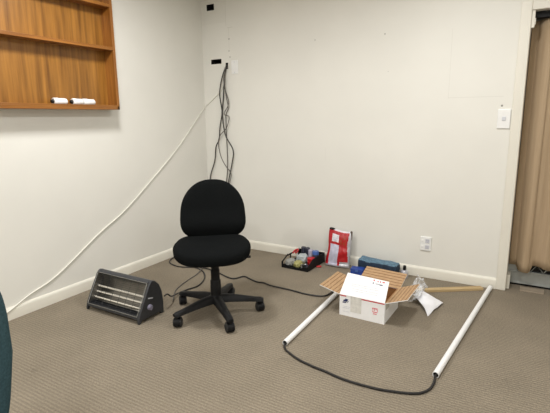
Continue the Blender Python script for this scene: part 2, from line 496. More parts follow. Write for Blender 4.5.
# ------------------------------------------------------------------ cables
def cable(name, pts, r, m, label, group=None, n=8, k=8, conn=None):
    bm = BM(); tube(bm, pts, r, n, k)
    o = obj(name, bm, m, smooth=60)
    tag(o, label, 'cable', group); return o
FL_END = [(.03, -.10, .30), (.06, -.06, .06), (.10, -.10, .008)]
W1 = [(.284, .09, 1.765), (.284, .01, 1.764), (.276, -.018, 1.740), (.231, -.022, 1.634), (.203, -.022, 1.501), (.224, -.022, 1.336), (.194, -.022, 1.198), (.176, -.022, 1.072), (.135, -.022, .998), (.113, -.022, .858), (.047, -.026, .662), (.050, -.030, .35), (.075, -.05, .06), (.10, -.13, .007), (.07, -.35, .006), (.05, -.60, .006), (.105, -.725, .006), (.224, -.776, .006), (.307, -.771, .006), (.408, -.731, .006), (.524, -.77, .006), (.618, -.856, .006), (.679, -.952, .006), (.709, -1.045, .006), (.706, -1.093, .006), (.690, -1.16, .008), (.70, -1.28, .02), (.765, -1.40, .06), (.785, -1.455, .10), (.79, -1.490, .10)]
cable('power_cable', W1, .0054, 'cable_black', 'black cord from the wall hole, looping over the carpet to the heater', 'cords from the wall hole')
W2 = [(.289, .09, 1.762), (.289, .01, 1.760), (.288, -.020, 1.738), (.264, -.022, 1.633), (.247, -.022, 1.476), (.229, -.024, 1.308), (.256, -.022, 1.117), (.341, -.022, .974), (.324, -.022, .837), (.276, -.022, .656), (.245, -.026, .40), (.26, -.05, .06), (.30, -.20, .008), (.34, -.50, .006), (.405, -.687, .0075), (.533, -.707, .0075), (.676, -.743, .0075), (.794, -.787, .0075), (.867, -.791, .0075), (.909, -.711, .0075), (.984, -.735, .0075), (1.069, -.763, .0075), (1.129, -.755, .0075), (1.216, -.779, .0075), (1.376, -.783, .0075), (1.492, -.797, .0075), (1.602, -.789, .0075), (1.655, -.755, .0085), (1.675, -.66, .010), (1.700, -.585, .016), (1.715, -.60, .0165), (1.716, -.66, .0165)]
cable('power_cable', W2, .0055, 'cable_black', 'long black cord trailing past the chair to the end of the left white pipe', 'cords from the wall hole')
W3 = [(.279, .09, 1.770), (.281, .01, 1.771), (.285, -.026, 1.745), (.275, -.030, 1.65), (.276, -.031, 1.549), (.313, -.031, 1.418), (.258, -.033, 1.317), (.313, -.031, 1.288), (.277, -.030, 1.184), (.204, -.034, 1.116), (.176, -.034, 1.043), (.195, -.030, .916), (.246, -.030, .825), (.305, -.032, .765), (.318, -.033, .72), (.296, -.033, .62), (.285, -.03, .40), (.30, -.06, .05), (.36, -.25, .006), (.40, -.55, .005), (.50, -.76, .0115), (.535, -.86, .006), (.556, -.991, .005), (.605, -1.172, .005), (.672, -1.276, .005), (.741, -1.362, .005)]
cable('power_cable', W3, .0038, 'cable_grey', 'thin grey cord twisting round the black ones and curling out behind the heater', 'cords from the wall hole')
W4 = [(.284, .09, 1.757), (.284, .01, 1.755), (.280, -.012, 1.735), (.252, -.014, 1.634), (.274, -.014, 1.485), (.293, -.014, 1.373), (.262, -.012, 1.30), (.262, -.012, 1.10), (.262, -.012, .80), (.22, -.012, .50), (.20, -.022, .09), (.20, -.04, .008)]
cable('power_cable', W4, .0042, 'cable_grey', 'short grey cord against the wall at the back of the cable bundle', 'cords from the wall hole')
WH = [(.276, .09, 1.752), (.276, .01, 1.750), (.272, -.008, 1.730), (.232, -.008, 1.570), (.123, -.008, 1.470), (.030, -.008, 1.405), (.008, -.020, 1.378), (.008, -.155, 1.262), (.008, -.428, 1.016), (.008, -.770, .765), (.008, -1.096, .545), (.008, -1.368, .408), (.008, -1.739, .194), (.008, -1.96, .120), (.022, -2.127, .06), (.03, -2.35, .006), (.06, -2.6, .004), (.12, -2.9, .004)]
cable('white_cable', WH, .0046, 'cable_white', 'thin white cable slanting down across the left wall to the skirting')
NEAR = [(1.735, -1.40, .016), (1.739, -1.51, .014), (1.762, -1.556, .008), (1.803, -1.582, .0065), (1.88, -1.618, .0065), (1.968, -1.640, .0065), (2.05, -1.652, .0065), (2.148, -1.671, .0065), (2.241, -1.673, .0065), (2.328, -1.666, .0065), (2.404, -1.648, .0065), (2.468, -1.626, .0065), (2.512, -1.598, .0065), (2.542, -1.545, .0065), (2.550, -1.48, .010), (2.546, -1.42, .015), (2.556, -1.32, .0162)]
cable('conduit_cable', NEAR, .0062, 'braid', 'thick black cable curving over the carpet between the open ends of two white pipes', n=10)

# ------------------------------------------------------------------ white pipes, timber
def pipe(a, b, label):
    a = Vector(a); b = Vector(b); d = b-a; ln = d.length
    r = empty('conduit_pipe', a, math.atan2(d.y, d.x))
    R = .0162; t = .0024
    M4 = Matrix.Translation((0, 0, R)) @ Matrix.Rotation(pi/2, 4, 'Y')
    bm = BM(); lathe(bm, [(R-t, 0), (R, 0), (R, ln), (R-t, ln), (R-t, 0)], 28, M4)
    o = obj('tube', bm, 'pvc', r, smooth=40)
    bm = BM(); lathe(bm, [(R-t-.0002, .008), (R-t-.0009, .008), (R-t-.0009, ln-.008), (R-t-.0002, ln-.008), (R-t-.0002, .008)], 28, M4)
    obj('inner_lining', bm, 'dark_hole', r, smooth=40)  # black sleeve painting the shade inside the white pipe
    tag(r, label, 'pipe', 'white plastic pipes'); return r
pipe((1.738, -1.515, 0), (1.715, -.640, 0), 'white pipe on the carpet running to the left side of the cardboard box')
pipe((2.546, -1.428, 0), (2.676, -.042, 0), 'white pipe on the carpet running to the foot of the door casing')
def timber():
    a = Vector((2.16, -.385, 0)); b = Vector((2.622, -.070, 0)); d = b-a
    r = obj('timber_batten', one_box((0, -.022, 0), (d.length, .022, .020)), 'pine', loc=a, rot=(0, 0, math.atan2(d.y, d.x)), bevel=.002)
    tag(r, 'bare pine batten lying between the cardboard box and the right white pipe', 'timber')
timber()

# ------------------------------------------------------------------ wooden shelf unit on the left wall
def shelf_unit():
    y0, y1, z0, z1, D = -2.75, -1.155, 1.350, 2.385, .112
    r = empty('wooden_shelf', (0, y1, z0))
    def P(name, a, b, m, bev=.002):
        o = one_box(Vector(a)-r.location, Vector(b)-r.location)
        return obj(name, o, m, r, bevel=bev)
    P('back_panel', (.001, y0, z0+.004), (.012, y1, z1), 'wood_back', 0)
    P('side_panel', (.0, y1-.022, z0), (D, y1, z1), 'wood_v')
    P('side_panel', (.0, y0, z0), (D, y0+.022, z1), 'wood_v')
    P('bottom_board', (.0, y0, z0), (D, y1-.001, z0+.026), 'wood_h')
    P('front_lip', (D-.012, y0+.022, z0+.026), (D, y1-.022, z0+.034), 'wood_h')
    P('top_board', (.0, y0, z1-.022), (D, y1, z1), 'wood_h')
    for z in (1.778, 2.076): P('shelf', (.012, y0+.022, z), (D-.003, y1-.022, z+.022), 'wood_h')
    P('divider', (.012, -2.24, z0+.026), (D-.004, -2.22, z1-.022), 'wood_v')
    tag(r, 'honey-brown wooden shelf unit fixed to the left wall', 'shelf')
shelf_unit()
def stub(y, ln, cap, label, z=1.376):
    r = empty('white_tube', (.071, y, z))
    R = .0245
    M4 = Matrix.Translation((0, 0, R)) @ Matrix.Rotation(-pi/2, 4, 'X')
    bm = BM(); lathe(bm, [(0, 0), (R-.003, 0), (R, .004), (R, ln*.36), (R-.002, ln*.38), (R-.002, ln-.008), (R-.008, ln), (0, ln)], 20, M4)
    obj('body', bm, 'plastic_white', r, smooth=40)
    if cap:
        bm = BM(); lathe(bm, [(0, -.015), (.009, -.015), (.012, -.010), (.014, 0), (0, 0)], 18, M4)
        obj('end_cap', bm, 'black_plastic', r, smooth=40)
    tag(r, label, 'tube', 'white tubes on the shelf unit'); return r
stub(-1.672, .098, True, 'leftmost white stubby tube with dark end, alone on the bottom shelf board')
stub(-1.530, .080, True, 'middle white tube with dark end, on the bottom board touching a capless tube')
stub(-1.446, .095, False, 'rightmost white tube without a dark end, on the bottom shelf board')

# ------------------------------------------------------------------ radiant heater
def heater():
    r = empty('radiant_heater', (.306, -1.746, 0), radians(.6))
    Lh = .505
    prof = [(0, 0), (-.002, .018), (.006, .050), (.060, .150), (.104, .226), (.120, .246), (.136, .252), (.158, .245), (.194, .208), (.214, .155), (.222, .08), (.220, .0), (.194, 0), (.188, .018), (.024, .018), (.018, 0)]
    for x0, x1 in ((0, .012), (Lh-.018, Lh)):
        bm = BM(); prism(bm, prof, x0, x1); obj('end_panel', bm, 'charcoal', r, bevel=.004, smooth=40)
    outer = [(.112, .238), (.122, .247), (.136, .251), (.157, .244), (.193, .206), (.212, .153), (.220, .08), (.217, .026), (.020, .020), (.004, .028), (.008, .048)]
    inner = [(.014, .048), (.012, .034), (.024, .028), (.210, .033), (.213, .08), (.205, .148), (.187, .200), (.152, .236), (.136, .244), (.126, .241), (.117, .233)]
    bm = BM(); prism(bm, outer+inner, .012, Lh-.018); obj('housing', bm, 'charcoal', r, smooth=40)
    bm = BM()
    def rf(u, v):
        a = -1.25+2.5*v
        return (.016+(Lh-.036)*u, .088+.070*cos(a)+.054*(v-.5)-.012, .138+.094*sin(a))
    sheet(bm, 4, 28, rf); o = obj('reflector', bm, 'reflector', r, smooth=180); solidify(o, .0012)
    for x0 in (.0125, Lh-.0195):
        bm = BM(); prism(bm, [(.018, .050), (.112, .228), (.135, .238), (.150, .20), (.158, .13), (.150, .05)], x0, x0+.001); obj('reflector_side', bm, 'reflector', r)
    for y, z in ((.060, .078), (.078, .112), (.096, .146)):
        bm = BM(); cyl(bm, (.03, y, z), (Lh-.034, y, z), .0058, n=14)
        t = obj('heating_tube', bm, 'quartz', r, smooth=40)
        for x in (.016, Lh-.036):
            bm = BM(); cyl(bm, (x, y, z), (x+.016, y, z), .0085, n=14); obj('ferrule', bm, 'chrome', t, smooth=40)
    def gp(x, s):
        return (x, .008+.104*s-.004, .048+.190*s)
    bm = BM()
    fr = [gp(.016, 0), gp(Lh-.022, 0), gp(Lh-.022, 1), gp(.016, 1)]
    for i in range(4): cyl(bm, fr[i], fr[(i+1) % 4], .0022, n=8)
    obj('guard_frame', bm, 'guard', r, smooth=40)
    bm = BM()
    for k in range(1, 18): cyl(bm, gp(.016, k/18), gp(Lh-.022, k/18), .0008, n=6)
    for k in range(1, 7): cyl(bm, gp(.016+(Lh-.038)*k/7, 0), gp(.016+(Lh-.038)*k/7, 1), .0011, n=6)
    obj('guard_wire', bm, 'charcoal', r, smooth=40)
    # knob and small mark on the right end
    bm = BM(); lathe(bm, [(0, .018), (.012, .018), (.0175, .014), (.019, 0), (0, 0)], 24, Matrix.Translation((Lh, .095, .085)) @ Matrix.Rotation(pi/2, 4, 'Y'))
    kb = obj('knob', bm, 'knob', r, smooth=40); kb['label'] = 'round lilac-grey knob'
    obj('knob_grip', one_box((Lh+.017, .093, .068), (Lh+.022, .097, .102)), 'knob', kb, bevel=.001)
    bm = BM(); box(bm, (Lh+.0005, .108, .142), (.002, .040, .007), Matrix.Rotation(-.25, 3, 'X').to_quaternion())
    obj('badge', bm, 'plastic_grey', r)
    tag(r, 'charcoal radiant bar heater on the carpet by the left wall', 'heater')
heater()

# ------------------------------------------------------------------ black office chair
def office_chair():
    r = empty('office_chair', (1.134, -1.364, 0), radians(-51.5)+pi/2)   # local -y faces the camera
    # base
    off = radians(36)-(radians(-51.5)+pi/2)
    R5 = .294
    bm = BM(); lathe(bm, [(0, .078), (.030, .078), (.046, .088), (.050, .110), (.044, .128), (.034, .140), (0, .140)], 28)
    obj('base_hub', bm, 'black_plastic', r, smooth=40)
    for k in range(5):
        a = off+k*2*pi/5; d = Vector((cos(a), sin(a), 0)); s = Vector((-sin(a), cos(a), 0))
        bm = BM(); prev = None
        for t, w, h, zc in ((.025, .034, .050, .112), (.10, .031, .046, .110), (.18, .026, .036, .101), (.25, .023, .029, .092), (.294, .023, .027, .087), (.314, .017, .020, .084)):
            p = d*t+Vector((0, 0, zc))
            q = [p+s*x*w+Vector((0, 0, z*h/2)) for x, z in ((-1, -.9), (-.75, .7), (-.35, 1), (.35, 1), (.75, .7), (1, -.9))]
            R_ = ring(bm, q)
            if prev: bridge(bm, prev, R_)
            else: bm.faces.new(R_[::-1])
            prev = R_
        bm.faces.new(prev)
        obj('leg', bm, 'black_plastic', r, smooth=50)
        # twin wheel castor
        ct = d*R5; ca = pi/2+(.25, -.3, .15, -.2, .3)[k]
        cd = Vector((cos(ca), sin(ca), 0)); cs = Vector((-sin(ca), cos(ca), 0))
        bm = BM(); cyl(bm, ct+Vector((0, 0, .052)), ct+Vector((0, 0, .086)), .0075, n=12)
        # hood
        c0 = ct+cd*.012+Vector((0, 0, .030)); prev = None
        for i in range(11):
            th = radians(-30)+radians(240)*i/10
            e = cd*cos(th)+Vector((0, 0, sin(th)))
            R_ = ring(bm, [c0+e*.024-cs*.021, c0+e*.034-cs*.019, c0+e*.034+cs*.019, c0+e*.024+cs*.021])
            if prev: bridge(bm, prev, R_)
            else: bm.faces.new(R_[::-1])
            prev = R_
        bm.faces.new(prev)
        cyl(bm, c0-cs*.012, c0+cs*.012, .024, n=16)
        c = obj('caster', bm, 'black_plastic', r, smooth=40)
        for sg in (-1, 1):
            bm = BM(); ax = cs*sg
            M4 = Matrix.Translation(c0+ax*.0075) @ ax.to_track_quat('Z', 'Y').to_matrix().to_4x4()
            lathe(bm, [(0, 0), (.026, 0), (.030, .004), (.030, .014), (.026, .018), (.012, .019), (0, .018)], 24, M4)
            obj('wheel', bm, 'black_rubber', c, smooth=40)
    # column
    bm = BM(); lathe(bm, [(.034, .138), (.0355, .145), (.034, .235), (.031, .240), (.029, .242), (.029, .310), (.026, .312), (.026, .380), (0, .380)], 24)
    bm2 = bm; obj('column_cover', bm2, 'black_plastic', r, smooth=35)
    bm = BM(); cyl(bm, (0, 0, .37), (0, 0, .402), .016, n=16); obj('gas_lift', bm, 'chrome', r, smooth=40)
    # mechanism under the seat
    bm = BM(); box2(bm, (-.075, -.10, .372), (.075, .13, .402)); obj('tilt_mechanism', bm, 'black_plastic', r, bevel=.008)
    bm = BM(); tube(bm, [(.05, .0, .388), (.14, .0, .385), (.19, .005, .383)], .005, 8); cyl(bm, (.185, .005, .383), (.235, .006, .381), .009, n=10)
    obj('height_lever', bm, 'black_plastic', r, smooth=40)
    # seat
    out = []
    for x, y in superell(.247, .226, 3.9, 72):
        t = (y+.235)/.47
        w = 1.0-.16*max(0, t-.45)/.55-.06*max(0, .35-t)/.35
        out.append((x*w, y))
    def sf(v):
        t = max(0, -(v.y)-.06)/.175
        v = v.copy(); v.z -= .026*t*t
        v.z += .016*(v.x/.25)**2-.010*math.exp(-((v.x/.13)**2+((v.y-.02)/.13)**2))*(1 if v.z > 0 else 0)
        return Vector((v.x-.0125, v.y+.019, v.z+.446))
    bm = BM(); pillow(bm, out, .102, 4.2, 12, sf); obj('seat', bm, 'fabric_black', r, smooth=180)
    # backrest
    bo = []
    n = 80
    for i in range(n):
        t = 2*pi*i/n
        x = math.copysign(abs(cos(t))**(2/2.6), cos(t)); ex = 2.5 if sin(t) > 0 else 4.2
        x = math.copysign(abs(cos(t))**(2/ex), cos(t)); y = math.copysign(abs(sin(t))**(2/ex), sin(t))
        # broad low down, drawn into an arch above
        yy = y*.200
        s = (yy+.2)/.4
        w = .222*(1-.20*max(0, (s-.35)/.65)**1.6)*(1-.07*max(0, (.30-s)/.30)**1.5)
        bo.append((x*w, yy))
    def bf(v):
        x, y, z = v
        dep = z-.045*(1-(x/.22)**2)*0+.055*(x/.22)**2
        dep += .022*math.exp(-((y+.10)/.07)**2)*(1 if z > 0 else 0)
        zz = .668+y*.985; yy = .225+.06*(y/.2)*.6-dep
        return Vector((x+.001, yy+.025, zz))
    bm = BM(); pillow(bm, bo, .078, 3.2, 12, bf); obj('backrest', bm, 'fabric_black', r, smooth=180)
    bm = BM(); pillow(bm, [(x*.93, y*.93) for x, y in bo], .030, 4, 8, lambda v: bf(Vector((v.x, v.y, v.z-.040))))
    obj('back_shell', bm, 'black_plastic', r, smooth=180)
    bm = BM(); tube(bm, [(0, .08, .385), (0, .20, .388), (0, .268, .42), (0, .288, .50), (0, .292, .64)], .018, 10)
    obj('back_support', bm, 'black_plastic', r, smooth=60)
    tag(r, 'black fabric swivel office chair on a five-star castor base', 'office chair')
office_chair()

# ------------------------------------------------------------------ teal chair, only its edge in the picture
def teal_chair():
    r = empty('upholstered_chair', (1.785, -3.252, 0), math.atan2(-.39, 1.26)+pi/2-radians(8))  # local -y faces the camera
    out = []
    for x, y in superell(.234, .240, 6, 80):
        s = (y+.240)/.48
        out.append((x*(1-.16*max(0, .5-s)/.5-.03*max(0, s-.7)/.3), y))
    def bf(v):
        x, y, z = v
        return Vector((x, .20+.10*y-z+.03*(x/.23)**2, .655+y))
    bm = BM(); pillow(bm, out, .085, 3, 10, bf); obj('backrest', bm, 'fabric_teal', r, smooth=180)
    bm = BM(); pillow(bm, [(x*.95+.004*0, y*1.03+.012) for x, y in out], .03, 4, 8, lambda v: bf(Vector((v.x, v.y, v.z-.045)))); obj('back_shell', bm, 'black_plastic', r, smooth=180)
    bm = BM(); pillow(bm, superell(.24, .225, 3.4, 64), .085, 3, 10, lambda v: Vector((v.x, v.y-.02, v.z+.435))); obj('seat', bm, 'fabric_teal', r, smooth=180)
    bm = BM(); box2(bm, (-.19, -.18, .382), (.19, .17, .398)); obj('seat_frame', bm, 'black_plastic', r, bevel=.004)
    for sx in (-1, 1):
        bm = BM(); tube(bm, [(sx*.15, .12, .39), (sx*.15, .24, .40), (sx*.15, .262, .47), (sx*.15, .285, .70)], .011, 8); obj('back_strut', bm, 'black_plastic', r, smooth=60)
        for sy in (-1, 1):
            bm = BM(); tube(bm, [(sx*.175, sy*.155, .39), (sx*.20, sy*.185, .2), (sx*.22, sy*.21, .0)], .011, 10, 4); obj('leg', bm, 'black_plastic', r, smooth=60)
    tag(r, 'teal fabric chair with black back shell, cut off by the left edge', 'chair')
teal_chair()

# ------------------------------------------------------------------ shipping box with open flaps
def shipping_box():
    ang = -.022
    r = empty('cardboard_box', (1.853, -.980, 0), ang)
    W, D, H, t = .302, .300, .142, .004
    bm = BM()
    box2(bm, (0, 0, 0), (W, t, H)); box2(bm, (0, D-t, 0), (W, D, H)); box2(bm, (0, t, 0), (t, D-t, H)); box2(bm, (W-t, t, 0), (W, D-t, H)); box2(bm, (t, t, 0), (W-t, D-t, t))
    bm.faces.ensure_lookup_table()
    for f in bm.faces:
        c = f.calc_center_median(); f.normal_update()
        inside = t*.5 < c.x < W-t*.5 and t*.5 < c.y < D-t*.5 and c.z > .001 and c.z < H-.001
        if inside or c.z > H-.001: f.material_index = 1
    bx = obj('body', bm, ['card_white', 'kraft_plain'], r)
    # printing on the front
    def ink(name, rects, m, parent, yo, zdir=False):
        b_ = BM()
        for x0, z0, x1, z1 in rects:
            if zdir: box2(b_, (x0, z0, yo), (x1, z1, yo+.0006))
            else: box2(b_, (x0, yo-.0006, z0), (x1, yo, z1))
        return obj(name, b_, m, parent)
    ink('red_band', [(.002, H-.010, .046, H-.003)], 'red_ink', bx, 0)
    ink('red_band', [(.150, H-.010, W-.002, H-.003)], 'red_ink', bx, 0)
    # slanted eagle-head mark
    b_ = BM()
    for poly in ([(.024, .098), (.050, .098), (.062, .116), (.040, .118), (.036, .110), (.030, .110)], [(.020, .088), (.044, .088), (.049, .095), (.023, .095)], [(.052, .094), (.058, .094), (.064, .104), (.058, .104)]):
        A = ring(b_, [(x, -.0008, z) for x, z in poly]); B_ = ring(b_, [(x, 0, z) for x, z in poly])
        bridge(b_, A, B_); b_.faces.new(A); b_.faces.new(B_[::-1])
    obj('logo', b_, 'blue_ink', bx)
    rnd = random.Random(3)
    def words(x0, x1, z, h, gap=.35):
        out = []; x = x0
        while x < x1:
            w = rnd.uniform(.5, .9)*h; out.append((x, z, min(x+w, x1), z+h*rnd.uniform(.75, 1))); x += w+h*(gap if rnd.random() > .18 else 1.1)
        return out
    ink('lettering', words(.022, .084, .062, .004)+words(.022, .078, .052, .004)+words(.022, .070, .028, .003), 'grey_ink', bx, 0)
    ink('red_stamp', [(.222, .092, .258, .097), (.222, .084, .228, .092), (.233, .078, .239, .092), (.244, .084, .250, .092), (.224, .066, .256, .072), (.228, .054, .252, .060), (.222, .072, .226, .078), (.254, .074, .258, .090)], 'pink_ink', bx, 0)
    # parcel tape over the front seam
    b_ = BM(); box2(b_, (.076, -.0012, .036), (.150, -.0002, H-.001)); obj('tape', b_, 'tape', bx)
    b_ = BM(); box2(b_, (W, .02, H-.055), (W+.0012, .09, H-.004)); obj('tape', b_, 'tape', bx)
    # flaps: local x along the hinge, y outwards from the hinge, +z the kraft (inner) face
    def flap(o, xdir, ang_up, w, ln, white_up=False, yaw=0):
        """o hinge start, xdir angle of the hinge direction; flap leaves the box to the left of xdir... ang_up from horizontal"""
        b2 = BM(); box2(b2, (0, 0, -t), (w, ln, 0))
        b2.faces.ensure_lookup_table()
        for f in b2.faces:
            f.normal_update()
            f.material_index = 0 if f.calc_center_median().z > -1e-5 else 1
        return obj('flap', b2, ['kraft', 'card_white'], r, loc=o, rot=(ang_up, 0, xdir))
    # front flap: standing, leaning back over the opening; printed outer face to the camera
    b2 = BM()
    po = [(0, 0), (W, 0), (W-.026, .147), (-.003, .136)]
    A = ring(b2, [(x, y, 0) for x, y in po]); B_ = ring(b2, [(x, y, -t) for x, y in po])
    bridge(b2, A, B_, 1); b2.faces.new(A).material_index = 0; b2.faces.new(B_[::-1]).material_index = 1
    ff = obj('flap', b2, ['kraft', 'card_white'], r, loc=(W, 0, H), rot=(radians(119), 0, pi))
    ff['label'] = 'standing white printed front flap'
    def fl_ink(name, rects, m):
        b3 = BM()
        for x0, y0, x1, y1 in rects: box2(b3, (W-x1, y0, -t-.0006), (W-x0, y1, -t))
        return obj(name, b3, m, ff)
    fl_ink('lettering', [(.205, .124, .213, .133)]+words(.232, .278, .121, .009, .12), 'red_ink')
    fl_ink('lettering', [(.203, .106, .210, .114)]+words(.222, .250, .106, .005, .3), 'blue_ink')
    fl_ink('lettering', words(.250, .268, .102, .009, .1), 'blue_ink')
    fl_ink('lettering', words(.07, .235, .078, .0035)+words(.07, .255, .066, .0035)+words(.075, .250, .048, .0035)+words(.08, .255, .036, .0035), 'grey_ink')
    # right flap folded out
    f2 = flap((W, D, H), -pi/2, radians(21), D, .146); f2['label'] = 'striped brown right flap folded outwards'
    # left flap folded out and drooping
    f3 = flap((0, 0, H), pi/2, radians(14), D, .150); f3['label'] = 'striped brown left flap folded outwards'
    # back flap tilted up and back
    f4 = flap((.014, D, H), radians(-5), radians(26), W, .150); f4['label'] = 'striped brown back flap tilted up'
    tag(r, 'white cardboard shipping box with four open flaps', 'box')
    return r
shipping_box()

# crumpled sheet and film at the box's right
def paper():
    P00, P10, P11, P01 = Vector((2.222, -.535, .050)), Vector((2.270, -.455, .060)), Vector((2.420, -.490, .012)), Vector((2.368, -.742, .003))
    bm = BM()
    def fn(u, v):
        p = (P00*(1-u)*(1-v)+P10*u*(1-v)+P11*u*v+P01*(1-u)*v)
        p = p+Vector((.018*sin(pi*v)*(1-u), 0, .020*sin(pi*u)*sin(pi*v*.9)+.006*noise.noise(Vector((u*4, v*4, 1)))))
        p.z = max(p.z, .003); return p
    sheet(bm, 18, 22, fn)
    o = obj('paper_sheet', bm, 'paper', smooth=180); solidify(o, .0006)
    tag(o, 'bent white paper sheet lying on the carpet right of the box', 'paper')
paper()
def film():
    bm = BM()
    def fn(u, v):
        n1 = noise.noise(Vector((u*4, v*5, .3))); n2 = noise.noise(Vector((u*4, v*5, 7.7))); n3 = noise.noise(Vector((u*8, v*9, 3.1)))
        p = Vector((2.205+.02*v+.030*n1+.02*u, -.585+.24*v+.035*n2, .01+.165*u*(.55+.45*sin(pi*min(1, v*1.1)))+.02*n3))
        p.x += .05*sin(pi*u)
        if p.x < 2.19: p.x = 2.19
        p.z = max(.004, p.z); return p
    sheet(bm, 36, 36, fn)
    o = obj('plastic_film', bm, 'film', smooth=50); solidify(o, .0006)
    tag(o, 'crumpled clear plastic wrap beside the right flap of the box', 'plastic wrap')
film()

# ------------------------------------------------------------------ red and silver bag against the wall
def bag():
    W, H, T = .222, .318, .075
    r = empty('packet_bag', (1.478, -.105, 0), radians(3))
    bm = BM()
    nx, nz = 44, 60
    def half(u, v):
        e = min(1, sin(pi*u)**.42); q = min(1, sin(pi*min(1, max(0, v)))**.38)
        return T/2*e*q
    def P(u, v, s):
        x = (u-.5)*W*(1-.04*sin(pi*v)*abs(2*u-1)); z = H*v+.010*sin(u*5+1)*v
        w = half(u, v)
        if v < .10: w = T/2*min(1, sin(pi*u)**.42)*(.75+.25*v/.1)*min(1, .25+v/.03)
        wr = .010*noise.noise(Vector((u*3.4, v*4, s)))+.006*noise.noise(Vector((u*9, v*8, s+4)))
        y = -s*(w+wr*(w/(T/2)))+.052*v
        return Vector((x*(1-.06*v)+.009*v+.006*noise.noise(Vector((v*3, u*2, 9))), y, max(0.001, z)))
    for s in (1, -1):
        V = [[bm.verts.new(P(i/nx, j/nz, s)) for i in range(nx+1)] for j in range(nz+1)]
        for j in range(nz):
            for i in range(nx):
                f = bm.faces.new((V[j][i], V[j][i+1], V[j+1][i+1], V[j+1][i]))
                u, v = (i+.5)/nx, (j+.5)/nz
                mi = 0
                if s == 1:
                    if u > .90+.03*sin(v*7): mi = 3
                    elif v > .965: mi = 2
                    elif .20 < u < .50 and .68 < v < .89: mi = 2
                    elif .13 < u < .52 and .05 < v < .61: mi = 1
                    elif v < .06: mi = 3
                    elif u > .62 and v < .16: mi = 3
                    elif .56 < u < .80 and .60 < v < .90 and noise.noise(Vector((u*16, v*22, 2))) > .12: mi = 4
                else: mi = 3
                f.material_index = mi
    bmesh.ops.remove_doubles(bm, verts=bm.verts[:], dist=.0006)
    obj('packet', bm, ['bag_red', 'bag_lilac', 'bag_white', 'bag_silver', 'bag_gold'], r, smooth=180)
    # faint grey print inside the white panel
    def pr(bm, u0, u1, v0, v1):
        A = []
        for (u, v) in ((u0, v0), (u1, v0), (u1, v1), (u0, v1)): A.append(P(u, v, 1)+Vector((0, -.0012, 0)))
        B_ = [a+Vector((0, .002, 0)) for a in A]
        A = ring(bm, A); B_ = ring(bm, B_); bridge(bm, A, B_); bm.faces.new(A); bm.faces.new(B_[::-1])
    for k, (a, b_) in enumerate(((.25, .45), (.27, .43), (.25, .41))):
        bm = BM(); pr(bm, a, b_, .83-.05*k, .845-.05*k); obj('print_line', bm, 'grey_ink', r)
    for k in range(6):
        bm = BM(); pr(bm, .19, .43-.03*(k % 3), .54-.07*k, .552-.07*k); obj('print_line', bm, 'grey_ink', r)
    bm = BM(); pillow(bm, superell(.027, .012, 2.2, 28), .018, 2.2, 6, lambda v: Vector((v.x-.066, .046+v.z, .322+v.y-.12*v.x)))
    obj('clip', bm, 'black_plastic', r, smooth=180)
    bm = BM(); tube(bm, [(.100, .046, .300), (.107, .046, .312), (.106, .046, .286), (.103, .040, .240)], .008, 8)
    obj('fold', bm, 'bronze', r, smooth=60)
    tag(r, 'red and silver packet bag propped against the back wall', 'bag')
bag()

